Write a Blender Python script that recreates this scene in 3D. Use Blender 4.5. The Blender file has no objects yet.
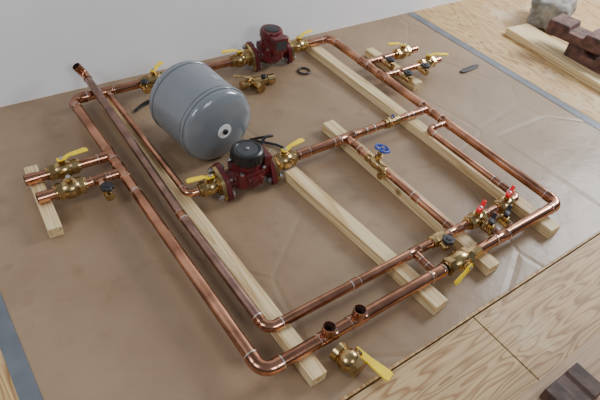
import bpy, bmesh, math, random
from mathutils import Vector, Matrix, noise
random.seed(4)
V = Vector
C = bpy.context.scene
col = C.collection
PI = math.pi

# ------------------------------------------------------------------ camera
F = 555.0
d1 = V((923, -376, F)).normalized()
d2 = V((-579, -603, F)); d2 = (d2 - d1 * d2.dot(d1)).normalized()
d3 = d1.cross(d2)
PZ = 0.0575
CAMZ = 1.2 + PZ
right = V((d1.x, d2.x, d3.x)); down = V((d1.y, d2.y, d3.y)); fwd = V((d1.z, d2.z, d3.z))
cam_d = bpy.data.cameras.new('camera')
cam = bpy.data.objects.new('camera', cam_d); col.objects.link(cam)
m = Matrix((right, -down, -fwd)).transposed().to_4x4()
m.translation = V((0, 0, CAMZ))
cam.matrix_world = m
cam_d.sensor_width = 36; cam_d.lens = F / 600 * 36; cam_d.clip_start = 0.02
C.camera = cam

def G(u, v, z=0.0):
    r = V((u - 300, v - 200, F))
    w = V((r.dot(d1), r.dot(d2), r.dot(d3)))
    t = (z - CAMZ) / w.z
    return V((w.x * t, w.y * t, z))

# ------------------------------------------------------------------ materials
def newmat(name):
    mt = bpy.data.materials.new(name); mt.use_nodes = True
    nt = mt.node_tree; b = nt.nodes['Principled BSDF']
    return mt, nt, b
def N(nt, t, **k):
    n = nt.nodes.new(t)
    for a, v in k.items():
        if a in n.inputs.keys(): n.inputs[a].default_value = v
        else: setattr(n, a, v)
    return n
def ramp(nt, stops):
    r = nt.nodes.new('ShaderNodeValToRGB')
    e = r.color_ramp.elements
    e[0].position, e[0].color = stops[0][0], (*stops[0][1], 1)
    e[1].position, e[1].color = stops[-1][0], (*stops[-1][1], 1)
    for p, c in stops[1:-1]:
        x = e.new(p); x.color = (*c, 1)
    return r
def simple(name, c1, c2=None, metal=0, rough=.4, scale=20, bump=0, rvar=.1, bscale=None, coat=0, lo=.35, hi=.65):
    mt, nt, b = newmat(name)
    c2 = c2 or tuple(x * .8 for x in c1)
    tc = N(nt, 'ShaderNodeTexCoord')
    no = N(nt, 'ShaderNodeTexNoise', Scale=scale, Detail=5.0)
    nt.links.new(tc.outputs['Object'], no.inputs['Vector'])
    r = ramp(nt, [(lo, c2), (hi, c1)])
    nt.links.new(no.outputs['Fac'], r.inputs['Fac'])
    nt.links.new(r.outputs['Color'], b.inputs['Base Color'])
    mr = N(nt, 'ShaderNodeMapRange'); mr.inputs['To Min'].default_value = rough + rvar; mr.inputs['To Max'].default_value = max(.03, rough - rvar)
    nt.links.new(no.outputs['Fac'], mr.inputs['Value']); nt.links.new(mr.outputs['Result'], b.inputs['Roughness'])
    b.inputs['Metallic'].default_value = metal
    if coat: b.inputs['Coat Weight'].default_value = coat
    if bump:
        n2 = N(nt, 'ShaderNodeTexNoise', Scale=bscale or scale * 4, Detail=4.0)
        nt.links.new(tc.outputs['Object'], n2.inputs['Vector'])
        bp = N(nt, 'ShaderNodeBump', Strength=bump, Distance=.002)
        nt.links.new(n2.outputs['Fac'], bp.inputs['Height']); nt.links.new(bp.outputs['Normal'], b.inputs['Normal'])
    return mt
M = {}
M['copper'] = simple('copper', (.69, .345, .215), (.23, .105, .064), 1, .20, 8, .05, .09, lo=.36, hi=.62)
M['copper_dull'] = simple('copper_dull', (.42, .26, .21), (.19, .115, .092), 1, .30, 13, .06, .1)
M['solder'] = simple('solder', (.90, .89, .88), (.55, .42, .34), 1, .28, 60)
M['brass'] = simple('brass', (.64, .47, .22), (.34, .22, .095), 1, .24, 25, .1)
M['yellow'] = simple('yellow_vinyl', (.98, .72, .015), (.92, .62, .01), 0, .35, 20)
M['red_iron'] = simple('red_iron', (.140, .015, .017), (.07, .009, .011), 0, .28, 20, .4, bscale=120)
M['red'] = simple('red_handle', (.80, .015, .015), (.70, .012, .012), 0, .35, 20)
M['blue'] = simple('blue_handle', (.018, .055, .36), None, 0, .35, 20)
M['black'] = simple('black_plastic', (.014, .014, .018), (.008, .008, .010), 0, .35, 20)
M['darkgrey'] = simple('dark_grey_plastic', (.04, .044, .05), None, 0, .42, 20)
M['steel'] = simple('steel', (.62, .62, .63), (.4, .4, .42), 1, .3, 40)
M['tank'] = simple('grey_enamel', (.190, .213, .233), (.175, .198, .217), 0, .20, 6, .03, .04, coat=.4)
M['tankdark'] = simple('grey_band', (.08, .092, .102), None, 0, .35, 10)
M['sticker'] = simple('pale_sticker', (.36, .38, .40), (.30, .32, .34), 0, .5, 60)
M['white'] = simple('white_label', (.85, .85, .85), (.78, .78, .78), 0, .5, 10)
M['dark'] = simple('dark_gap', (.012, .008, .006), None, 0, .9, 10)
M['bore'] = simple('shaded_bore', (.055, .024, .015), None, 0, .7, 10)  # dark brown puts the shade inside open pipe ends into the colour
M['wall'] = simple('white_paint', (.87, .88, .90), (.83, .84, .86), 0, .7, 3, .15, bscale=90)
M['concrete'] = simple('concrete', (.33, .31, .27), (.15, .14, .12), 0, .9, 18, 1.0, bscale=45)
M['rust'] = simple('rust_brown', (.175, .078, .056), (.06, .030, .024), 0, .7, 26, 1.0, bscale=50)
M['darkrust'] = simple('dark_rust', (.10, .050, .038), (.045, .025, .020), 0, .65, 22, .8, bscale=70)
M['tape'] = simple('grey_tape', (.15, .165, .19), (.11, .125, .145), .2, .4, 12, .2)

def wood(name, light, dark, k=9, grain=0, sx=6., sy=.7, rough=.6, knots=True, mid=.55, dist=0., worn=0):
    mt, nt, b = newmat(name)
    tc = N(nt, 'ShaderNodeTexCoord')
    oi = N(nt, 'ShaderNodeObjectInfo')
    ad = N(nt, 'ShaderNodeVectorMath', operation='ADD'); nt.links.new(tc.outputs['Object'], ad.inputs[0])
    mm = N(nt, 'ShaderNodeMath', operation='MULTIPLY'); mm.inputs[1].default_value = 7.0; nt.links.new(oi.outputs['Random'], mm.inputs[0]); nt.links.new(mm.outputs[0], ad.inputs[1])
    mp = N(nt, 'ShaderNodeMapping'); nt.links.new(ad.outputs[0], mp.inputs['Vector'])
    mp.inputs['Scale'].default_value = (sx, sy, sx) if grain == 0 else (sy, sx, sx)
    a = N(nt, 'ShaderNodeTexNoise', Scale=1.0, Detail=1.2, Roughness=.4, Distortion=dist)
    nt.links.new(mp.outputs['Vector'], a.inputs['Vector'])
    mu = N(nt, 'ShaderNodeMath', operation='MULTIPLY'); mu.inputs[1].default_value = k
    nt.links.new(a.outputs['Fac'], mu.inputs[0])
    fr = N(nt, 'ShaderNodeMath', operation='FRACT'); nt.links.new(mu.outputs[0], fr.inputs[0])
    r = ramp(nt, [(0, light), (mid, light), (.86, dark), (1.0, light)])
    nt.links.new(fr.outputs[0], r.inputs['Fac'])
    mp2 = N(nt, 'ShaderNodeMapping'); nt.links.new(ad.outputs[0], mp2.inputs['Vector'])
    mp2.inputs['Scale'].default_value = (160, 5, 160) if grain == 0 else (5, 160, 160)
    f2 = N(nt, 'ShaderNodeTexNoise', Scale=1.0, Detail=3.0); nt.links.new(mp2.outputs['Vector'], f2.inputs['Vector'])
    r2 = ramp(nt, [(.3, (.74, .74, .74)), (.7, (1.08, 1.08, 1.08))]); nt.links.new(f2.outputs['Fac'], r2.inputs['Fac'])
    mx = N(nt, 'ShaderNodeMix', data_type='RGBA', blend_type='MULTIPLY'); mx.inputs[0].default_value = .8
    nt.links.new(r.outputs['Color'], mx.inputs[6]); nt.links.new(r2.outputs['Color'], mx.inputs[7])
    last = mx.outputs[2]
    if knots:
        vo = N(nt, 'ShaderNodeTexVoronoi', Scale=4.5); nt.links.new(ad.outputs[0], vo.inputs['Vector'])
        r3 = ramp(nt, [(.035, (.25, .13, .06)), (.09, (1, 1, 1))]); nt.links.new(vo.outputs['Distance'], r3.inputs['Fac'])
        m2 = N(nt, 'ShaderNodeMix', data_type='RGBA', blend_type='MULTIPLY'); m2.inputs[0].default_value = .8
        nt.links.new(last, m2.inputs[6]); nt.links.new(r3.outputs['Color'], m2.inputs[7]); last = m2.outputs[2]
    if worn:
        n5 = N(nt, 'ShaderNodeTexNoise', Scale=4.0, Detail=6.0, Roughness=.65); nt.links.new(ad.outputs[0], n5.inputs['Vector'])
        r5 = ramp(nt, [(.54, (0, 0, 0)), (.68, (worn, worn, worn))]); nt.links.new(n5.outputs['Fac'], r5.inputs['Fac'])
        m5 = N(nt, 'ShaderNodeMix', data_type='RGBA'); nt.links.new(r5.outputs['Color'], m5.inputs[0])
        nt.links.new(last, m5.inputs[6]); m5.inputs[7].default_value = (.64, .56, .44, 1); last = m5.outputs[2]
    nt.links.new(last, b.inputs['Base Color']); b.inputs['Roughness'].default_value = rough
    return mt
M['pine'] = wood('pine', (.78, .61, .34), (.56, .36, .155), 7, 0, 22, 1.0)
M['ply'] = wood('plywood_lengthwise', (.58, .39, .175), (.32, .155, .055), 8, 0, 26, 3.4, dist=.3, mid=.40, worn=.45)
M['ply2'] = wood('plywood_crosswise', (.53, .36, .175), (.30, .155, .058), 8, 1, 26, 3.4, dist=.3, mid=.40, worn=.45)
M['brown'] = wood('brown_board', (.42, .28, .165), (.27, .165, .085), 6, 1, 16, 1.2, knots=False)

def kraft():
    mt, nt, b = newmat('kraft_paper')
    tc = N(nt, 'ShaderNodeTexCoord')
    a = N(nt, 'ShaderNodeTexNoise', Scale=1.9, Detail=8.0, Roughness=.6); nt.links.new(tc.outputs['Object'], a.inputs['Vector'])
    r = ramp(nt, [(.3, (.225, .146, .084)), (.5, (.285, .192, .115)), (.7, (.340, .235, .146))]); nt.links.new(a.outputs['Fac'], r.inputs['Fac'])
    f = N(nt, 'ShaderNodeTexNoise', Scale=420.0, Detail=2.0); nt.links.new(tc.outputs['Object'], f.inputs['Vector'])
    r2 = ramp(nt, [(.3, (.9, .9, .9)), (.7, (1.05, 1.05, 1.05))]); nt.links.new(f.outputs['Fac'], r2.inputs['Fac'])
    mx = N(nt, 'ShaderNodeMix', data_type='RGBA', blend_type='MULTIPLY'); mx.inputs[0].default_value = .6
    nt.links.new(r.outputs['Color'], mx.inputs[6]); nt.links.new(r2.outputs['Color'], mx.inputs[7])
    s = N(nt, 'ShaderNodeTexNoise', Scale=13.0, Detail=6.0); nt.links.new(tc.outputs['Object'], s.inputs['Vector'])
    r4 = ramp(nt, [(.58, (1, 1, 1)), (.72, (.62, .56, .52))]); nt.links.new(s.outputs['Fac'], r4.inputs['Fac'])
    m4 = N(nt, 'ShaderNodeMix', data_type='RGBA', blend_type='MULTIPLY'); m4.inputs[0].default_value = .4
    nt.links.new(mx.outputs[2], m4.inputs[6]); nt.links.new(r4.outputs['Color'], m4.inputs[7])
    nt.links.new(m4.outputs[2], b.inputs['Base Color'])
    b.inputs['Roughness'].default_value = .40
    b.inputs['Specular IOR Level'].default_value = .45
    bp = N(nt, 'ShaderNodeBump', Strength=.9, Distance=.012)
    g = N(nt, 'ShaderNodeTexNoise', Scale=3.6, Detail=5.0); nt.links.new(tc.outputs['Object'], g.inputs['Vector'])
    nt.links.new(g.outputs['Fac'], bp.inputs['Height'])
    vo = N(nt, 'ShaderNodeTexVoronoi', Scale=1.7, feature='DISTANCE_TO_EDGE'); nt.links.new(tc.outputs['Object'], vo.inputs['Vector'])
    r3 = ramp(nt, [(0, (0, 0, 0)), (.022, (1, 1, 1))]); nt.links.new(vo.outputs['Distance'], r3.inputs['Fac'])
    b2 = N(nt, 'ShaderNodeBump', Strength=.45, Distance=.004); nt.links.new(r3.outputs['Color'], b2.inputs['Height'])
    nt.links.new(bp.outputs['Normal'], b2.inputs['Normal']); nt.links.new(b2.outputs['Normal'], b.inputs['Normal'])
    return mt
M['kraft'] = kraft()

# ------------------------------------------------------------------ mesh builder
def basis(axis, ref=None):
    z = V(axis).normalized()
    ref = V(ref) if ref is not None else (V((0, 0, 1)) if abs(z.z) < .9 else V((0, 1, 0)))
    x = (ref - z * ref.dot(z)).normalized()
    y = z.cross(x)
    return x, y, z
W = {}
class MB:
    def __init__(s): s.bm = bmesh.new(); s.mi = 0
    def face(s, vs):
        try:
            f = s.bm.faces.new(vs); f.material_index = s.mi; f.smooth = True; return f
        except ValueError: return None
    def lathe(s, o, axis, prof, seg=28, loop=False, ref=None, rot=0, caps=True, arc=None):
        x, y, z = basis(axis, ref); o = V(o); rings = []
        angs = [2 * PI * i / seg + rot for i in range(seg)] if arc is None else [arc[0] + (arc[1] - arc[0]) * i / (seg - 1) for i in range(seg)]
        for t, r in prof:
            if r < 1e-6: rings.append([s.bm.verts.new(o + z * t)])
            else: rings.append([s.bm.verts.new(o + z * t + (x * math.cos(a) + y * math.sin(a)) * r) for a in angs])
        n = len(rings); last = n if loop else n - 1
        for k in range(last):
            A, B = rings[k], rings[(k + 1) % n]
            for i in range(seg if arc is None else seg - 1):
                j = (i + 1) % seg
                if len(A) == 1 and len(B) == 1: continue
                if len(A) == 1: s.face([A[0], B[i], B[j]])
                elif len(B) == 1: s.face([A[i], A[j], B[0]])
                else: s.face([A[i], A[j], B[j], B[i]])
        if not loop and caps:
            if len(rings[0]) > 1: s.face(rings[0])
            if len(rings[-1]) > 1: s.face(rings[-1])
        return s
    def pipe(s, a, b, r, wall=.0018, seg=28):
        a, b = V(a), V(b); L = (b - a).length
        return s.lathe(a, b - a, [(0, r - wall), (0, r), (L, r), (L, r - wall)], seg, loop=True)
    def cyl(s, a, b, r, r2=None, seg=24, ch=0):
        a, b = V(a), V(b); L = (b - a).length; r2 = r if r2 is None else r2
        pr = [(0, r - ch), (ch, r), (L - ch, r2), (L, r2 - ch)] if ch else [(0, r), (L, r2)]
        return s.lathe(a, b - a, pr, seg)
    def sweep(s, pts, r, seg=16, caps=True):
        pts = [V(p) for p in pts]; n = len(pts); rings = []
        t0 = (pts[1] - pts[0]).normalized(); x, y, z = basis(t0)
        for i, p in enumerate(pts):
            t = (pts[min(i + 1, n - 1)] - pts[max(i - 1, 0)]).normalized()
            x = (x - t * x.dot(t)).normalized(); y = t.cross(x)
            rr = r[i] if isinstance(r, (list, tuple)) else r
            rings.append([s.bm.verts.new(p + (x * math.cos(2 * PI * k / seg) + y * math.sin(2 * PI * k / seg)) * rr) for k in range(seg)])
        for A, B in zip(rings, rings[1:]):
            for i in range(seg): s.face([A[i], A[(i + 1) % seg], B[(i + 1) % seg], B[i]])
        if caps: s.face(rings[0]); s.face(rings[-1])
        return s
    def torus(s, c, axis, R, r, seg=32, sg=10, lob=0, nl=5):
        x, y, z = basis(axis); c = V(c); rings = []
        for i in range(seg):
            a = 2 * PI * i / seg; d = x * math.cos(a) + y * math.sin(a); RR = R * (1 + lob * math.cos(nl * a))
            rings.append([s.bm.verts.new(c + d * (RR + r * math.cos(2 * PI * k / sg)) + z * r * math.sin(2 * PI * k / sg)) for k in range(sg)])
        for i in range(seg):
            A, B = rings[i], rings[(i + 1) % seg]
            for k in range(sg): s.face([A[k], A[(k + 1) % sg], B[(k + 1) % sg], B[k]])
        return s
    def strip(s, pts, wv, widths, nv, th):
        pts = [V(p) for p in pts]; wv = V(wv).normalized(); nv = V(nv).normalized(); rings = []
        for p, w in zip(pts, widths):
            rings.append([s.bm.verts.new(p + wv * (sx * w / 2) + nv * (sy * th / 2)) for sx, sy in ((-1, -1), (1, -1), (1, 1), (-1, 1))])
        for A, B in zip(rings, rings[1:]):
            for i in range(4): s.face([A[i], A[(i + 1) % 4], B[(i + 1) % 4], B[i]])
        s.face(rings[0]); s.face(rings[-1]); return s
    def poly(s, pts, ext):
        ext = V(ext); A = [s.bm.verts.new(V(p)) for p in pts]; B = [s.bm.verts.new(V(p) + ext) for p in pts]
        s.face(A); s.face(B)
        for i in range(len(A)):
            j = (i + 1) % len(A); s.face([A[i], A[j], B[j], B[i]])
        return s
    def box(s, a, b):
        a, b = V(a), V(b)
        return s.poly([(a.x, a.y, a.z), (b.x, a.y, a.z), (b.x, b.y, a.z), (a.x, b.y, a.z)], (0, 0, b.z - a.z))
    def build(s, name, mats, parent=None, ang=.55, origin=None):
        bmesh.ops.recalc_face_normals(s.bm, faces=s.bm.faces)
        for e in s.bm.edges:
            if len(e.link_faces) == 2 and e.calc_face_angle(0) > ang: e.smooth = False
        co = [v.co for v in s.bm.verts]
        lo = V([min(c[i] for c in co) for i in range(3)]); hi = V([max(c[i] for c in co) for i in range(3)])
        c = V(origin) if origin is not None else (lo + hi) / 2
        bmesh.ops.translate(s.bm, verts=s.bm.verts, vec=-c)
        me = bpy.data.meshes.new(name); s.bm.to_mesh(me); s.bm.free()
        for k in (mats if isinstance(mats, (list, tuple)) else [mats]): me.materials.append(M[k])
        o = bpy.data.objects.new(name, me); col.objects.link(o)
        if parent is not None: o.parent = parent; o.location = c - W[parent]
        else: o.location = c
        W[o] = c
        return o
def empty(name, loc):
    o = bpy.data.objects.new(name, None); col.objects.link(o); o.location = V(loc); o.empty_display_size = .05; W[o] = V(loc); return o
def tag(o, label=None, cat=None, group=None, kind=None):
    if label: o['label'] = label
    if cat: o['category'] = cat
    if group: o['group'] = group
    if kind: o['kind'] = kind
    return o
def bevel(o, w=.002, seg=2):
    b = o.modifiers.new('bevel', 'BEVEL'); b.width = w; b.segments = seg; b.limit_method = 'ANGLE'; return o

# ------------------------------------------------------------------ setting
X0, X1, Y0, YW = -2.0, 6.0, -1.6, 1.98
PT = -.002
f = MB(); f.box((X0, Y0, -.05), (X1, YW + .1, -.02)); fl = f.build('floor', 'dark'); tag(fl, kind='structure')
f = MB()
g = .0025
for (xa, xb) in ((X0, .0), (.0, 2.36), (2.36, 3.58), (3.58, X1)):
    f.box((xa + g, .3905 + g, -.02), (xb - g, YW + .05, PT))
f.mi = 1
for (xa, xb) in ((X0, .02), (.02, 1.06), (1.06, 2.28), (2.28, 3.5), (3.5, X1)):
    f.box((xa + g, Y0, -.02), (xb - g, .3905 - g, PT))
o = f.build('floor_plywood', ['ply', 'ply2'], origin=(0, 0, 0)); o.name = 'floor.001'; tag(o, kind='structure')
f = MB(); f.box((X0, YW, -.02), (X1, YW + .1, 2.7)); tag(f.build('wall_back', 'wall'), kind='structure')

def sheet(pa, pb, nx, ny, z0, label, jag):
    f = MB(); grid = []
    for j in range(ny + 1):
        row = []
        for i in range(nx + 1):
            x = pa[0] + (pa[1] - pa[0]) * i / nx; y = pb[0] + (pb[1] - pb[0]) * j / ny
            z = z0 + .0006 * max(-1, min(1, noise.noise(V((x * 2.2, y * 3.1, 0))) * 1.5))
            if j == 0: y += jag * noise.noise(V((x * 5, 3 + pb[0] * 7, 0)))
            row.append(f.bm.verts.new((x, y, z)))
        grid.append(row)
    for j in range(ny):
        for i in range(nx): f.face([grid[j][i], grid[j][i + 1], grid[j + 1][i + 1], grid[j + 1][i]])
    o = f.build('kraft_paper_sheet', 'kraft', origin=(0, 0, 0))
    tag(o, label, 'paper'); return o
sheet([-.04, 2.335], [.40, YW - .004], 110, 76, -.0006, 'large sheet of brown kraft paper covering the floor under the pipework', .006)
f = MB(); f.box((2.308, .36, .0006), (2.354, YW - .01, .0012))
tag(f.build('tape_strip', 'tape'), 'grey tape strip along the right edge of the paper beside bare plywood', 'tape', 'tape strips on the paper edges')
f = MB(); f.box((-.052, .36, .0006), (-.008, YW - .01, .0012))
tag(f.build('tape_strip', 'tape'), 'blue grey tape strip along the lower left edge of the paper', 'tape', 'tape strips on the paper edges')

# battens
BH = .0365
def batten(xa, ya, xb, yb, w, label):
    f = MB(); a = V((xa, ya, 0)); b = V((xb, yb, 0)); L = (b - a).length
    f.box((-w / 2, -L / 2, 0), (w / 2, L / 2, BH))
    o = f.build('wood_batten', 'pine', origin=(0, 0, 0)); o.location = (a + b) / 2 + V((0, 0, .0004)); d = b - a
    o.rotation_euler = (0, 0, math.atan2(d.y, d.x) - PI / 2)
    bevel(o, .0012); tag(o, label, 'batten', 'pine battens under the pipes'); return o
batten(.202, 1.55, .180, 1.245, .040, 'short pine batten under the two left stub pipes with brass valves')
batten(.556, 1.83, .556, .462, .045, 'long pine batten left of the tank, reaching the front pipe elbow')
batten(.940, 1.142, .985, .455, .05, 'pine batten from under the middle pump toward the paper edge')
batten(1.235, 1.31, 1.235, .47, .05, 'pine batten under the branch pipe with the blue handwheel')
batten(1.553, 1.885, 1.553, .47, .05, 'longest right-hand pine batten running beside the right copper pipe')
batten(1.785, 1.70, 1.785, 1.36, .045, 'short pine batten under the two far right stub valves')

# ------------------------------------------------------------------ manifold
XL, XR, YN, YF = .434, 1.640, .533, 1.826
RB = .0175; RM = .0143; RS = .0112
man = empty('copper_pipe_manifold', ((XL + XR) / 2, (YN + YF) / 2, 0))
tag(man, 'large soldered copper pipe rectangle with brass valves and two red pumps laid on battens', 'pipework')
UX, UY, UZ = V((1, 0, 0)), V((0, 1, 0)), V((0, 0, 1))
def P(x, y, z=PZ): return V((x, y, z))
def pipe(a, b, r, mat='copper'):
    return MB().pipe(a, b, r).build('pipe', mat, man)
def ringat(f, p, ax, r):
    mi = f.mi; f.mi = 1
    w = random.uniform(.0026, .0050)
    f.lathe(V(p) - V(ax) * w / 2, ax, [(0, r * .97), (.0007, r * 1.045), (w - .0007, r * 1.045), (w, r * .97)], 24)
    f.mi = mi
def elbow(c, da, db, r, R=None):
    c = V(c); da = V(da).normalized(); db = V(db).normalized(); R = R or r * 1.9; arm = R + r * 1.15
    f = MB(); pts = [c + da * arm, c + da * (R + .001)]
    o = c + da * R + db * R
    for i in range(13):
        a = PI / 2 * i / 12
        pts.append(o - db * R * math.cos(a) - da * R * math.sin(a))
    pts += [c + db * (R + .001), c + db * arm]
    n = len(pts)
    f.sweep(pts, [r * 1.13 if i in (0, 1, n - 1, n - 2) else r * 1.09 for i in range(n)], 24)
    ringat(f, c + da * arm, da, r * 1.10); ringat(f, c + db * arm, db, r * 1.10)
    return f.build('elbow', ['copper', 'solder'], man), arm
def cup(f, o, ax, depth, r, wall=.0022, mi_bore=2):
    f.lathe(o, ax, [(0, r + wall), (depth, r + wall), (depth, r), (depth - .005, r * .99)], 28, caps=False)
    mi = f.mi; f.mi = mi_bore
    f.lathe(o, ax, [(depth - .005, r * .99), (.001, r * .96), (.001, 0)], 28, caps=False); f.mi = mi
def tee(c, ax, br, r, rb=None, arm=None, name='tee', open_branch=False):
    c = V(c); ax = V(ax).normalized(); br = V(br).normalized(); rb = rb or r; L = arm or rb * 1.9
    f = MB(); ro = r * 1.11
    f.lathe(c - ax * L, ax, [(0, r), (0, ro * 1.02), (L * .25, ro * 1.02), (L * .3, ro * .98), (L, ro * 1.0), (L * 1.7, ro * .98), (L * 1.75, ro * 1.02), (2 * L, ro * 1.02), (2 * L, r)], 28)
    bl = r + rb * 1.6
    if open_branch: cup(f, c + br * r * .8, br, bl - r * .8, rb)
    else: f.lathe(c, br, [(0, rb * 1.12), (bl, rb * 1.13)], 28)
    ringat(f, c - ax * L, ax, r * 1.08); ringat(f, c + ax * L, ax, r * 1.08)
    if not open_branch: ringat(f, c + br * bl, br, rb * 1.08)
    return f.build(name, ['copper', 'solder', 'bore'], man)
def coupling(c, ax, r, L=.022):
    f = MB(); c = V(c); ax = V(ax)
    f.lathe(c - ax * L, ax, [(0, r), (0, r * 1.1), (2 * L, r * 1.1), (2 * L, r)], 24)
    ringat(f, c - ax * L, ax, r * 1.06); ringat(f, c + ax * L, ax, r * 1.06)
    return f.build('coupling', ['copper', 'solder'], man)

def lever(base, h, up, L, mat, parent, lift=.012, w=.015, name='lever_handle'):
    h = V(h).normalized(); up = V(up).normalized(); wv = h.cross(up); b = V(base)
    f = MB()
    f.strip([b - h * .012, b + h * .012, b + h * .026 + up * lift, b + h * .04 + up * lift, b + h * (L - .01) + up * (lift + .002), b + h * L + up * lift],
            wv, [.018, .018, w * .8, w, w * 1.15, w * .8], up, .005)
    o = f.build(name, mat, parent); bevel(o, .0016); return o
def wing(tp, up, h, mat, parent, s=1.0):
    h = V(h).normalized(); up = V(up).normalized(); side = h.cross(up); tp = V(tp)
    prof = [(-.008, 0), (-.010, .006), (-.027, .014), (-.029, .022), (-.022, .025), (-.008, .017), (0, .015), (.008, .017), (.022, .025), (.029, .022), (.027, .014), (.010, .006), (.008, 0)]
    f = MB(); f.poly([tp + h * x * s + up * z * s - side * .0065 for x, z in prof], side * .013)
    f.cyl(tp - up * .002, tp + up * .014 * s, .0095, seg=12)
    o = f.build('lever_handle', mat, parent); bevel(o, .0015)
def ball_valve(c, ax, r, up=UZ, h=None, hl=.10, mat='yellow', parent=None, L=None, kind='lever', lift=.008):
    c = V(c); ax = V(ax).normalized(); up = V(up).normalized(); L = L or r * 2.6
    parent = parent or man
    q = r * 1.09
    f = MB()
    for s in (-1, 1):
        f.lathe(c + ax * s * L, -ax * s, [(0, r * 1.02), (0, q * 1.36), (.002, q * 1.50), (L * .42, q * 1.50), (L * .45, q * 1.3)], 6, ref=up)
        f.lathe(c + ax * s * (L + .008), -ax * s, [(0, r * .98), (0, r * 1.2), (.012, r * 1.2)], 24)
    f.lathe(c - ax * L * .60, ax, [(0, q * 1.3), (L * .12, q * 1.40), (L * .28, q * 1.55), (L * .45, q * 1.62), (L * .60, q * 1.64), (L * .75, q * 1.62), (L * .92, q * 1.55), (L * 1.08, q * 1.40), (L * 1.20, q * 1.3)], 28)
    f.lathe(c, up, [(0, r * 1.0), (r * 1.65, r * 1.0), (r * 1.7, r * .68), (r * 2.1, r * .68)], 8); f.lathe(c + up * r * 2.0, up, [(0, r * .5), (r * .35, r * .45)], 6)
    v = f.build('ball_valve', 'brass', parent)
    tp = c + up * (r * 2.35 + .002)
    if kind == 'lever':
        lever(tp, h if h is not None else ax, up, hl, mat, v, lift, .018)
        f = MB(); f.lathe(tp, up, [(0, .0065), (.006, .0065), (.007, .004)], 6); f.build('nut', 'steel', v)
    elif kind == 'tee':
        wing(tp, up, h if h is not None else ax, mat, v, 1.15)
        f = MB(); f.lathe(tp + up * .015, up, [(0, .005), (.005, .005), (.006, .003)], 6); f.build('nut', 'steel', v)
    elif kind == 'plain':
        f = MB(); f.lathe(tp - up * .002, up, [(0, .008), (.006, .008), (.007, .005)], 6); f.build('nut', 'steel', v)
    return v
def knob(c, up, R, mat, parent, name='handwheel', lobes=6):
    up = V(up).normalized(); x, y, z = basis(up); c = V(c); f = MB(); n = 48; pts = []
    for i in range(n):
        a = 2 * PI * i / n; rr = R * (1 + .09 * math.cos(lobes * a)); pts.append(c + (x * math.cos(a) + y * math.sin(a)) * rr)
    f.poly(pts, up * .010); f.cyl(c - up * .004, c + up * .013, R * .45, seg=20)
    o = f.build(name, mat, parent); bevel(o, .0025); return o
def drain(c, d, up, r=.0105, mat='black', L=.05, R=.017, base=0, neck=0):
    c = V(c); d = V(d).normalized(); up = V(up).normalized(); f = MB()
    if neck: f.lathe(c + d * (base - neck), d, [(0, r * 1.05), (neck + .002, r * 1.05)], 20)
    f.lathe(c + d * base, d, [(0, r * .9), (.004, r * 1.3), (.012, r * 1.3), (.014, r), (L * .45, r), (L * .5, r * 1.25), (L * .72, r * 1.25), (L * .76, r * 1.05), (L * .8, r * 1.35), (L, r * 1.35), (L, r * .8)], 20)
    k = c + d * (base + L * .55)
    f.lathe(k, up, [(0, r * .9), (r * 1.6, r * .9), (r * 1.6, r * .6), (r * 2.4, r * .5)], 12)
    v = f.build('drain_valve', 'brass', man); knob(k + up * (r * 2.3), up, R, mat, v); return v

_, A = elbow(P(XL, YF), UX, -UY, RB); elbow(P(XR, YF), -UX, -UY, RB); elbow(P(XR, YN), -UX, UY, RB); elbow(P(XL, YN), UX, UY, RB)
YT1, YT2 = 1.462, 1.366
def runY(x, ys, r, mat='copper', z=PZ):
    for a, b in ys: pipe(P(x, a, z), P(x, b, z), r, mat)
def runX(y, xs, r, mat='copper', z=PZ):
    for a, b in xs: pipe(P(a, y, z), P(b, y, z), r, mat)
rs = RB * .92
tee(P(XL, YT1), UY, -UX, RB, rs, .032); tee(P(XL, YT2), UY, -UX, RB, RM, .032)
runY(XL, [(YF - A, YT1 + .03), (YT1 - .03, YT2 + .03), (YT2 - .03, YN + A)], RB)
coupling(P(XL, 1.255), UY, RB, .003)
YM, YB2 = 1.172, 1.065
rr_ = RM * .98
YS1, YS2 = 1.572, 1.448
rt = [(YS1, UX, rr_), (YS2, UX, rr_), (YM, -UX, RM), (YB2, -UX, RS)]
yc = YF - A
for y, d, rb in rt:
    tee(P(XR, y), UY, d, RB, rb, .028); pipe(P(XR, yc), P(XR, y + .028), RB); yc = y - .028
pipe(P(XR, yc), P(XR, YN + A), RB)
XT1, XT2, XT3 = .627, .728, 1.032
xc = XL + A
for x in (XT1, XT2):
    tee(P(x, YN), UX, UZ + UX * .05, RB, RB * .88, .026, open_branch=True); pipe(P(xc, YN), P(x - .026, YN), RB); xc = x + .026
tee(P(XT3, YN), UX, UY, RB, RS, .026); pipe(P(xc, YN), P(XT3 - .026, YN), RB)
ball_valve(P(1.125, YN), UX, RB * 1.02, up=(UZ * .35 - UY).normalized(), h=V((-.85, -.1, -.30)), hl=.070, L=.048, lift=.002)
f = MB(); c = P(1.195, YN); f.lathe(c - UX * .02, UX, [(0, RB * 1.15), (.004, RB * 1.15), (.004, RB * 1.18), (.026, RB * 1.18), (.026, RB * 1.15), (.04, RB * 1.15)], 8); f.build('union', 'brass', man)
XF = 1.325
tee(P(XF, YN), UX, UY, RB, RS, .028)
pipe(P(1.165, YN), P(XF - .028, YN), RB); pipe(P(XF + .028, YN), P(XR - A, YN), RB)
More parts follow.
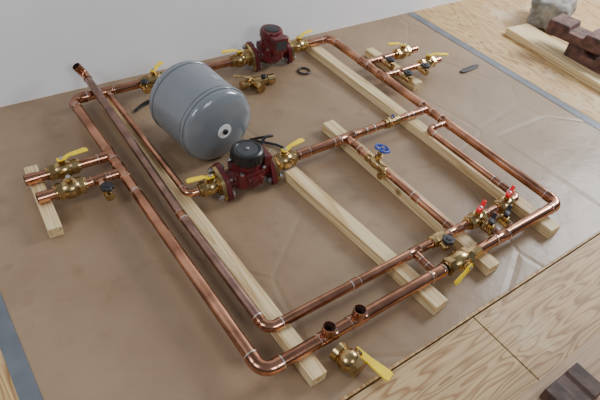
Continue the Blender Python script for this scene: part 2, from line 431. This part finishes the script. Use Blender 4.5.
def linkvalve(x, y, mat='black'):
    f = MB()
    f.lathe(P(x, y - .020), UY, [(0, .0150), (.008, .0150), (.010, .0125), (.030, .0125), (.032, .0150), (.040, .0150)], 8)
    f.cyl(P(x, y), P(x, y, PZ + .028), .0095, seg=12)
    f.lathe(P(x, y, PZ + .014), UZ, [(0, .0135), (.007, .0135)], 6)
    v = f.build('link_valve', 'brass', man); wing(P(x, y, PZ + .027), UZ, V((1, .5, 0)), mat, v, 1.05)
linkvalve(XF - .008, YN + .044)
# inner front line
XI, YI = .508, .628
_, Am = elbow(P(XI, YI), UX, UY, RM)
XB1, XB2 = 1.212, 1.535
RR = RM * .92
tee(P(XT3, YI), UX, -UY, RM, RS, .022)
tee(P(XB1, YI), UX, UY, RM, RR, .026)
runX(YI, [(XI + Am, XT3 - .022), (XT3 + .022, XB1 - .026)], RM)
pipe(P(XT3, YN + .034), P(XT3, YI - .030), RS)
f = MB(); c = P(1.135, YI); f.lathe(c - UX * .030, UX, [(0, RM * 1.05), (.002, RM * 1.35), (.018, RM * 1.35), (.020, RM * 1.5), (.042, RM * 1.5), (.044, RM * 1.3), (.060, RM * 1.3)], 8)
f.lathe(c, -UY, [(.004, .011), (.026, .011), (.026, .014), (.040, .014), (.044, .010)], 12)
f.cyl(c - UY * .034, c - UY * .034 + UZ * .028, .0085, seg=12)
f.lathe(c - UY * .034 + UZ * .014, UZ, [(0, .012), (.007, .012)], 6)
v = f.build('drain_valve', 'brass', man); knob(c - UY * .034 + UZ * .027, UZ, .019, 'black', v)
coupling(P(.80, YI), UX, RM, .014)
pipe(P(XB1 + .026, YI), P(1.27, YI), RM)
ball_valve(P(1.312, YI), UX, RM * 1.1, h=V((.9, .3, 0)), kind='tee', mat='red', L=.034)
tee(P(1.388, YI), UX, -UY, RM, RS, .020)
linkvalve(1.392, YI - .052)
pipe(P(1.345, YI), P(1.368, YI), RM); pipe(P(1.408, YI), P(1.428, YI), RM)
ball_valve(P(1.460, YI), UX, RM * 1.1, h=V((.9, .3, 0)), kind='tee', mat='red', L=.032)
_, As = elbow(P(XB2, YI), -UX, UY, RS * 1.1)
pipe(P(1.492, YI), P(XB2 - As, YI), RS * 1.1)
_, A2 = elbow(P(XB2, YB2), UX, -UY, RS * 1.1)
pipe(P(XB2, YI + As), P(XB2, YB2 - A2), RS * 1.1)
pipe(P(XB2 + A2, YB2), P(XR - RB, YB2), RS)
coupling(P(XB2, .72), UY, RS * 1.1, .016)
# branch 1 with blue handwheel
YV = 1.008
RC = RB * .96
tee(P(XB1, YM), UX, -UY, RC, RR, .032)
pipe(P(XB1, YM - .036), P(XB1, YV + .035), RR); pipe(P(XB1, YV - .035), P(XB1, YI + .03), RR)
coupling(P(XB1, .80), UY, RR, .016); coupling(P(XB1, 1.085), UY, RR, .012)
f = MB(); c = P(XB1, YV); k_ = RR
f.lathe(c - UY * .042, UY, [(0, k_), (0, k_ * 1.25), (.014, k_ * 1.25), (.018, k_ * 1.12), (.03, k_ * 1.35), (.042, k_ * 1.5), (.054, k_ * 1.35), (.066, k_ * 1.12), (.07, k_ * 1.25), (.084, k_ * 1.25), (.084, k_)], 24)
hu = (UZ + UX * .28).normalized()
f.lathe(c, hu, [(0, .012), (.026, .012), (.026, .0145), (.034, .0145), (.035, .009), (.044, .008), (.044, .0045), (.064, .004), (.067, .003)], 16)
gv = f.build('gate_valve', 'brass', man)
f = MB(); hc = c + hu * .060; f.torus(hc, hu, .0250, .0046, 60, lob=.07); f.cyl(hc - hu * .004, hc + hu * .004, .0075)
bx_, by_, _z = basis(hu)
for k in range(5):
    a = 2 * PI * k / 5; dd = bx_ * math.cos(a) + by_ * math.sin(a); f.cyl(hc + dd * .005, hc + dd * .025, .0030, seg=8)
f.build('handwheel', 'blue', gv)
drain(P(XB1, .945), -UX, UZ, base=.009, L=.03, mat='brass', R=.010, r=.0095)

# inner long pipe with raised far end and open elbow
pipe(P(XI, YI + Am), P(XI, 1.10), RM, 'copper_dull')
e = V((XI + .010, YF + .070, PZ + .038))
dd = (e - P(XI, 1.09)).normalized()
pipe(P(XI, 1.09), e, RM, 'copper_dull')
f = MB()
pts = [e - dd * .02, e]
R = .020
uo = (UZ * .85 - UX * .55).normalized()
for i in range(9):
    a = PI / 2 * i / 8
    pts.append(e + dd * R * math.sin(a) + uo * R * (1 - math.cos(a)))
top = pts[-1]; pts.append(top + uo * .004)
f.sweep(pts, RM * 1.12, 20, caps=False)
cup(f, top, uo, .026, RM * 1.0, mi_bore=1)
f.build('elbow', ['copper', 'bore'], man)
coupling(P(XI, 1.095), UY, RM, .014)

# middle line
XE = .565
_, Ae = elbow(P(XE, YM), UX, UY, RS)
pipe(P(XE, YM + Ae), P(XE, YF - .02), RS)
tee(P(XE, YF), UX, -UY, RB, RS, .024)
ball_valve(P(.645, YM), UX, RM * 1.18, h=V((-1, .05, 0)), hl=.08, L=.034)
pipe(P(XE + Ae, YM), P(.61, YM), RS)

def flange(c, ax, sp, r, th, f):
    ax = V(ax).normalized(); sp = V(sp).normalized(); o2 = ax.cross(sp); pts = []
    c = V(c) - ax * th / 2
    for i in range(40):
        a = 2 * PI * i / 40; ca, sa = math.cos(a), math.sin(a)
        best = max([(r, V((0, 0, 0))), (r * .5, sp * r * 1.3), (r * .5, -sp * r * 1.3)], key=lambda q: q[0] + q[1].dot(sp * ca + o2 * sa))
        pts.append(c + best[1] + (sp * ca + o2 * sa) * best[0])
    f.poly(pts, ax * th)
def pump(c, far=False):
    c = V(c); up = UZ
    FD = V((0, .8, .6)) if not far else V((0, .7, .7))
    f = MB()
    f.lathe(c - up * .038, up, [(0, .02), (0, .032), (.008, .046), (.025, .060), (.045, .062), (.060, .056), (.064, .056)], 36)
    q = .050; ch = .014; z0 = c.z + .024
    f.poly([(c.x + x, c.y + y, z0) for x, y in ((-q, -q + ch), (-q + ch, -q), (q - ch, -q), (q, -q + ch), (q, q - ch), (q - ch, q), (-q + ch, q), (-q, q - ch))], (0, 0, .016))
    for s in (-1, 1):
        f.lathe(c + UX * s * .03, UX * s, [(0, .038), (.03, .028), (.05, .026)], 24)
        flange(c + UX * s * .085, UX, FD, .037, .017, f)
    for k in range(8):
        a = 2 * PI * k / 8 + PI / 8; dd = V((math.cos(a), math.sin(a), 0)); sd = V((-dd.y, dd.x, 0))
        f.strip([c + dd * .052 - up * .010, c + dd * .066 - up * .006, c + dd * .066 + up * .022, c + dd * .052 + up * .026], sd, [.005] * 4, dd, .003)
    b = f.build('circulator_pump', 'red_iron', man); bevel(b, .0014)
    for x, y in ((-1, -1), (1, -1), (1, 1), (-1, 1)):
        f = MB(); f.lathe(c + V((x * .040, y * .040, .040)), up, [(0, .0075), (.007, .0075), (.008, .005)], 6); f.build('bolt', 'steel', b)
    f = MB()
    if not far:
        pr = [(.038, .046), (.040, .047)]
        for k in range(3): pr += [(.042 + k * .009, .047), (.0425 + k * .009, .044), (.0465 + k * .009, .044), (.047 + k * .009, .047)]
        pr += [(.069, .047), (.070, .043)]
        f.lathe(c, up, pr, 36); f.build('motor_housing', 'red_iron', b)
        f = MB(); f.lathe(c + up * .066, up, [(0, .048), (.004, .053), (.030, .053), (.038, .050), (.042, .044), (.041, .038), (.039, .036), (.039, 0)], 40)
        for k in range(20):
            a = 2 * PI * k / 20; dd = V((math.cos(a), math.sin(a), 0)); sd = V((-dd.y, dd.x, 0))
            f.strip([c + dd * .0535 + up * .072, c + dd * .0535 + up * .094], sd, [.004, .004], dd, .003)
        f.build('motor_cap', 'black', b)
        f = MB(); f.lathe(c + up * .1045, up, [(0, .035), (.0015, .035), (.0015, .0)], 32)
        f.mi = 1; f.lathe(c + up * .1058, up, [(0, .006), (.003, .006), (.004, .004), (.004, 0)], 16); f.build('rating_plate', ['darkgrey', 'steel'], b)
        f = MB(); f.box(c + V((.048, -.034, .030)), c + V((.080, .034, .074)))
        bx = f.build('terminal_box', 'red_iron', b); bevel(bx, .005, 3)
    else:
        pr = [(.038, .045), (.075, .045), (.080, .050), (.104, .050), (.112, .046), (.114, .038), (.112, .034), (.112, 0)]
        f.lathe(c, up, pr, 36); f.build('motor_housing', 'red_iron', b)
        f = MB(); f.lathe(c + up * .112, up, [(0, .032), (.002, .032), (.003, .028), (.003, 0)], 32); f.build('rating_plate', 'black', b)
        f = MB(); f.box(c + V((-.036, -.082, .036)), c + V((.036, -.040, .104)))
        bx = f.build('terminal_box', 'red_iron', b); bevel(bx, .005, 3)
        f = MB(); f.box(c + V((-.026, -.0832, .052)), c + V((.026, -.0815, .092))); f.build('label_plate', 'darkgrey', b)
    for s in (-1, 1):
        f = MB(); q = c + UX * s * .101; flange(q, UX, FD, .034, .013, f)
        f.cyl(q, q + UX * s * .02, .024); f.build('flange', 'brass', b)
        for t in (-1, 1):
            k = c + FD.normalized() * t * .047
            f = MB(); f.cyl(k + UX * s * .064, k + UX * s * .122, .005, seg=12)
            f.lathe(k + UX * s * .066, UX * s, [(0, .0105), (.009, .0105)], 6); f.lathe(k + UX * s * .108, UX * s, [(0, .0105), (.009, .0105)], 6)
            f.build('bolt', 'steel', b)
    return b
p2 = pump(P(.778, YM))
p1 = pump(P(1.300, YF), far=True)
ball_valve(P(.930, YM), UX, RM * 1.28, h=V((1, .12, 0)), hl=.085, L=.038)
pipe(P(.965, YM), P(XB1 - .03, YM), RC, 'copper')
coupling(P(1.015, YM), UX, RC, .022); coupling(P(1.16, YM), UX, RC, .012)
f = MB(); f.lathe(P(XB1 + .030, YM), UX, [(0, RC), (0, RC * 1.1), (.012, RC * 1.1), (.026, RM * 1.15), (.040, RM * 1.15), (.040, RM)], 24); f.build('reducer', 'copper', man)
pipe(P(XB1 + .05, YM), P(1.42, YM), RM); pipe(P(1.47, YM), P(XR - RB, YM), RM)
coupling(P(1.325, YM), UX, RM, .020)
f = MB(); f.lathe(P(1.40, YM), UX, [(0, RM), (0, RM * 1.3), (.015, RM * 1.3)], 24); f.lathe(P(1.415, YM), UX, [(0, RM * 1.55), (.028, RM * 1.55)], 8); f.lathe(P(1.443, YM), UX, [(0, RM * 1.3), (.03, RM * 1.3), (.03, RM)], 24)
f.build('union', 'brass', man)
f = MB(); f.torus(P(1.440, YM, PZ + .025), UX, .006, .0028, 16); f.build('blue_clip', 'blue', man)
coupling(P(1.535, YM), UX, RM, .014)
# top line
pipe(P(XL + A, YF), P(XE - .024, YF), RB); pipe(P(XE + .024, YF), P(.70, YF), RB)
ball_valve(P(.755, YF), UX, RB * 1.05, h=V((.9, .5, 0)), hl=.06, L=.048, mat='yellow')
pipe(P(.80, YF), P(1.10, YF), RB); coupling(P(.93, YF), UX, RB)
ball_valve(P(1.145, YF), UX, RM * 1.22, h=V((-1, .05, 0)), hl=.085, L=.038)
ball_valve(P(1.455, YF), UX, RM * 1.22, h=V((1, .2, 0)), hl=.085, L=.038)
pipe(P(1.49, YF), P(XR - A, YF), RB)
drain(P(.700, YF), -UY, UZ, base=.014, L=.045, mat='black', R=.016)

# stubs
def stub(y, x_end, xv, sgn, xt, xb, r, hdir, hl, kind='lever', kr=.016, vr=1.05, dbase=.028, neck=0, rin=None, DL=.05, VL=.040):
    ri = rin or r
    start = xb + sgn * (RB + ri * 1.5); tdir = -UY
    ball_valve(P(xv, y), UX, r * vr, h=hdir, hl=hl, L=VL, kind=kind)
    if xt:
        tee(P(xt, y), UX, tdir, ri, RS * .9, .022)
        a, b = sorted((xt - sgn * .022, start)); pipe(P(a, y), P(b, y), ri)
        a, b = sorted((xt + sgn * .022, xv - sgn * VL)); pipe(P(a, y), P(b, y), ri)
        drain(P(xt, y), tdir, UZ, base=dbase, L=DL, R=kr, neck=neck)
    else:
        a, b = sorted((start, xv - sgn * VL)); pipe(P(a, y), P(b, y), ri)
    a, b = sorted((xv + sgn * VL, x_end)); pipe(P(a + (.002 if sgn < 0 else 0), y), P(b - (.002 if sgn > 0 else 0), y), r)
    f = MB(); q = P(x_end, y)
    f.lathe(q - UX * sgn * .034, UX * sgn, [(0, r), (0, r + .002)], 24, caps=False)
    cup(f, q - UX * sgn * .034, UX * sgn, .034, r, mi_bore=1)
    f.build('pipe_end', ['copper', 'bore'], man)
stub(YT1, .165, .280, -1, None, XL, rs, V((1, .0, 0)), .085, VL=.044)
stub(YT2, .172, .270, -1, .358, XL, rs, None, .09, kind='plain', dbase=.052, neck=.034, kr=.020, rin=RM, DL=.044, vr=1.12)
stub(YS1, 1.965, 1.872, 1, 1.735, XR, rr_, V((-1, .25, 0)), .085, vr=1.2, neck=.012, dbase=.034, kr=.020)
stub(YS2, 1.995, 1.912, 1, 1.728, XR, rr_, V((1, -.6, 0)), .09, vr=1.2, dbase=.034, neck=.012, kr=.020)
drain(P(1.848, YS2), -UY, UZ, base=.022, L=.045, R=.021, neck=.016)

# pump power cable
f = MB()
b0 = V((.848, YM + .02, PZ + .05))
ctrl = [b0 + V((-.02, 0, 0)), b0 + V((.03, .03, .03)), V((.92, 1.24, .12)), V((.91, 1.33, .05)), V((.93, 1.37, .010)), V((1.00, 1.30, .008)), V((1.005, 1.235, .008)), V((.955, 1.222, .008))]
def crom(c, n=10):
    c = [V(p) for p in c]; c = [c[0]] + c + [c[-1]]; out = []
    for i in range(1, len(c) - 2):
        for k in range(n):
            t = k / n; p0, p1, p2_, p3 = c[i - 1:i + 3]
            out.append(.5 * ((2 * p1) + (p2_ - p0) * t + (2 * p0 - 5 * p1 + 4 * p2_ - p3) * t * t + (3 * p1 - p0 - 3 * p2_ + p3) * t ** 3))
    out.append(c[-2]); return out
f.sweep(crom(ctrl), .005, 10); f.build('power_cable', 'black', p2)

# ------------------------------------------------------------------ expansion tank
RT = .139
fr = G(224, 131, RT); bk = G(181, 94, RT)
ax = (fr - bk).normalized()
Lt = .292
tk = empty('expansion_tank', fr - ax * Lt / 2 - UZ * RT + UZ * .001)
tag(tk, 'grey enamelled steel expansion tank lying on its side among the pipes', 'tank')
fz = fr + UZ * .001 + ax * .004
f = MB(); dep = .044; Rd = RT * .968; pr = []
for i in range(17):
    a = PI / 2 * i / 16
    pr.append((dep * (1 - max(0, math.cos(a)) ** .8), Rd * math.sin(a) ** .96) if i else (0, 0))
step = [(dep + .001, Rd), (dep + .002, RT * .99), (dep + .004, RT), (dep + .014, RT), (dep + .016, RT * .985)]
front = pr + step
back = [(Lt - t, r) for t, r in reversed(front)]
f.lathe(fz, -ax, front + back, 80); f.build('tank_shell', 'tank', tk, ang=.5)
for t in (dep + .0005, dep + .0165, Lt - dep - .0185):
    f = MB(); rr = Rd if t < dep + .01 else RT * .985
    f.lathe(fz - ax * t, -ax, [(0, rr - .002), (.0, rr + .0009), (.002, rr + .0009), (.002, rr - .002)], 80, loop=True); f.build('seam_ring', 'tankdark', tk)
f = MB(); f.lathe(fz + ax * .0015, -ax, [(0, .0), (0, .026), (.004, .027), (.009, .027)], 36); f.build('valve_label', 'white', tk)
f = MB(); f.lathe(fz + ax * .001, ax, [(0, .010), (.006, .010), (.008, .008), (.008, 0)], 24); f.build('air_valve_cap', 'black', tk)
f = MB(); f.lathe(fz - ax * .105, -ax, [(0, RT * .985 + .0006), (.035, RT * .985 + .0006)], 10, caps=False, arc=(.25, .50), ref=UZ); f.build('sticker', 'sticker', tk)
bz = fz - ax * Lt
f = MB(); f.lathe(bz + ax * .004, -ax, [(0, .022), (.012, .022), (.012, .013), (.035, .013)], 20); f.build('threaded_inlet', 'steel', tk)

# ------------------------------------------------------------------ loose things
r = .0200
c = G(349, 361, r * 1.57)
lv = empty('loose_ball_valve', (c.x, c.y, 0)); tag(lv, 'loose brass ball valve with yellow lever lying on the paper at the front edge', 'valve')
axd = (G(362, 372, .029) - G(338, 350, .029)).normalized()
f = MB()
f.lathe(c - axd * .042, axd, [(.010, .001), (.010, r * .98), (0, r * 1.05), (0, r * 1.38), (.016, r * 1.38), (.018, r * 1.2), (.026, r * 1.42), (.036, r * 1.55), (.048, r * 1.55), (.056, r * 1.38), (.060, r * 1.2)], 28)
f.lathe(c + axd * .014, axd, [(0, r * 1.2), (.001, r * 1.40), (.022, r * 1.40), (.023, r * 1.1)], 6, ref=UZ, rot=PI / 6)
sd = V((-axd.y, axd.x, 0))
if (G(366, 364, .029) - c).dot(sd) < 0: sd = -sd
f.cyl(c, c + sd * .038, .013, seg=16)
v = f.build('ball_valve', 'brass', lv)
tp = c + sd * .038; he = G(391, 378, .013)
hd = he - tp; hdn = hd.normalized(); wv = hdn.cross(UZ).normalized(); nv = wv.cross(hdn)
f = MB(); f.strip([tp - hdn * .012, tp + hd * .12, tp + hd * .3, tp + hd * .9, he], wv, [.022, .022, .022, .032, .026], nv, .006); bevel(f.build('lever_handle', 'yellow', v), .002)

c = G(257, 82, .022)
bf = empty('brass_fitting_assembly', (c.x, c.y, 0)); tag(bf, 'loose brass tee with small valve and short lever behind the grey tank', 'fitting')
f = MB(); ad = V((1, -.05, 0)).normalized()
f.lathe(c - ad * .075, ad, [(0, .013), (0, .018), (.02, .018), (.022, .014), (.05, .014), (.052, .021), (.09, .021), (.092, .016), (.12, .016), (.122, .021), (.155, .021), (.155, .014)], 20)
f.lathe(c - ad * .01, UY * -1, [(0, .016), (.035, .016), (.035, .020), (.055, .020), (.055, .012)], 20)
f.lathe(c - ad * .04, UZ, [(0, .012), (.022, .012), (.022, .008), (.03, .008)], 8)
b = f.build('tee_body', 'brass', bf)
lever(c - ad * .04 + UZ * .03, V((-.9, .5, 0)), UZ, .065, 'brass', b, .004, .012)
f = MB(); f.lathe(c + ad * .03 + UZ * .016, UZ, [(0, .012), (.008, .012), (.010, .009), (.010, 0)], 20); f.build('cap', 'black', bf)

c = G(304, 71, .004)
f = MB(); f.torus((c.x, c.y, .0048), UZ, .026, .004, 40, 12)
tag(f.build('rubber_ring', 'black'), 'small black rubber ring gasket lying flat on the paper beyond the tank', 'gasket')
f = MB(); q1, q2 = G(461, 72, .004), G(478, 65, .004); d = (q2 - q1).normalized()
f.strip([q1, q1 + (q2 - q1) * .15, q1 + (q2 - q1) * .8, q2], d.cross(UZ), [.016, .026, .026, .014], UZ, .006)
tag(bevel(f.build('plastic_strip', 'black'), .0018), 'small flat black plastic strip lying on the paper near the right stub valves', 'strip')
f = MB(); pts = [G(134, 112, .0035), G(141, 106, .0035), G(148, 102, .0035), G(156, 101, .0035)]
f.strip(pts, V((.3, 1, 0)), [.012, .022, .024, .012], UZ, .005)
tag(bevel(f.build('plastic_strap', 'black'), .0015), 'short black strap lying on the paper left of the grey tank', 'strap')

# ------------------------------------------------------------------ objects off the paper
def plank(x0, x1, y0, y1, h, mat, rz, label):
    f = MB(); cx, cy = (x0 + x1) / 2, (y0 + y1) / 2; f.box((x0 - cx, y0 - cy, 0), (x1 - cx, y1 - cy, h))
    o = f.build('wood_plank', mat, origin=(0, 0, 0)); o.location = (cx, cy, PT); o.rotation_euler.z = rz; bevel(o, .002); tag(o, label, 'plank'); return o
plank(2.62, 2.79, .62, 1.56, .038, 'pine', -.08, 'pale pine plank on bare plywood under the stacked rusty blocks')
plank(.2, 2.1, -.10, .155, .038, 'brown', .0, 'light brown board crossing the plywood at the bottom right corner')
f = MB(); bmesh.ops.create_icosphere(f.bm, subdivisions=5, radius=1)
for v in f.bm.verts:
    c0 = v.co.copy(); p = 7
    k = (abs(c0.x) ** p + abs(c0.y) ** p + abs(c0.z) ** p) ** (-1 / p)
    n = noise.noise(c0 * 1.7) * .12 + noise.noise(c0 * 4.5) * .07 + noise.noise(c0 * 12) * .025
    q = c0 * k * (1 + n)
    v.co = V((q.x * .135, q.y * .100, q.z * .080))
for fc in f.bm.faces: fc.smooth = True
o = f.build('concrete_block', 'concrete', ang=1.4); q = G(551, 12, .07); o.location = (q.x, q.y, .078)
lo = min(v.co.z for v in o.data.vertices); o.location.z = PT - lo
o.rotation_euler.z = .35
tag(o, 'rough grey concrete block on the plywood by the top edge', 'block')
def notched(loc, sx, sy, sz, rz, label, mat='rust', group=None, notch=.38):
    f = MB(); a, b = sx / 2, sy / 2; t = sz * notch
    pts = [(-a, 0), (-a, sz), (-a * .30, sz), (-a * .26, sz - t), (a * .26, sz - t), (a * .30, sz), (a, sz), (a, 0)]
    f.poly([V((x, -b, z)) for x, z in pts], (0, sy, 0))
    o = f.build('rusty_block', mat, origin=(0, 0, 0)); o.location = loc; o.rotation_euler.z = rz; bevel(o, .007, 3)
    tag(o, label, 'block', group); return o
notched((2.755, 1.105, .0365), .25, .13, .072, PI / 2, 'lower rust brown block of the stack, resting on the pale plank', group='rusty blocks stacked on the plank')
notched((2.745, 1.215, .1090), .30, .14, .072, PI / 2 + .15, 'upper rust brown grooved block lying across the top of the stack', group='rusty blocks stacked on the plank')
q = G(575, 386, .08)
notched((q.x, q.y - .005, .0365), .14, .085, .04, .0, 'dark rusty block on the light brown board at bottom right', mat='darkrust', notch=.15)

# ------------------------------------------------------------------ light
w = bpy.data.worlds.new('world'); C.world = w; w.use_nodes = True; nt = w.node_tree
bg = nt.nodes['Background']
tc = N(nt, 'ShaderNodeTexCoord'); sx = N(nt, 'ShaderNodeSeparateXYZ'); nt.links.new(tc.outputs['Generated'], sx.inputs[0])
r = ramp(nt, [(0, (.05, .045, .04)), (.5, (.035, .035, .04)), (.64, (.09, .10, .12)), (.8, (.27, .29, .335)), (1, (.28, .30, .34))])
mr = N(nt, 'ShaderNodeMapRange'); mr.inputs['From Min'].default_value = -1
nt.links.new(sx.outputs['Z'], mr.inputs['Value']); nt.links.new(mr.outputs['Result'], r.inputs['Fac']); nt.links.new(r.outputs['Color'], bg.inputs['Color'])
bg.inputs['Strength'].default_value = 1.0
def area(name, loc, tgt, sx, sy, e, c):
    l = bpy.data.lights.new(name, 'AREA'); l.shape = 'RECTANGLE'; l.size = sx; l.size_y = sy; l.energy = e; l.color = c
    o = bpy.data.objects.new(name, l); col.objects.link(o); o.location = loc
    o.rotation_euler = (V(tgt) - V(loc)).to_track_quat('-Z', 'Y').to_euler(); return o
area('window_light', (4.3, .9, 1.95), (1.2, 1.3, 0), 1.0, 1.2, 130, (.93, .97, 1))
area('left_area_light', (-1.7, .6, 2.1), (.9, 1.6, .2), .9, 1.1, 38, (.93, .96, 1))  # unseen area light on the left side, not a known window
area('room_light', (1.0, -2.3, 2.4), (1.2, 1.6, .4), 1.2, 1.0, 40, (1, .97, .93))
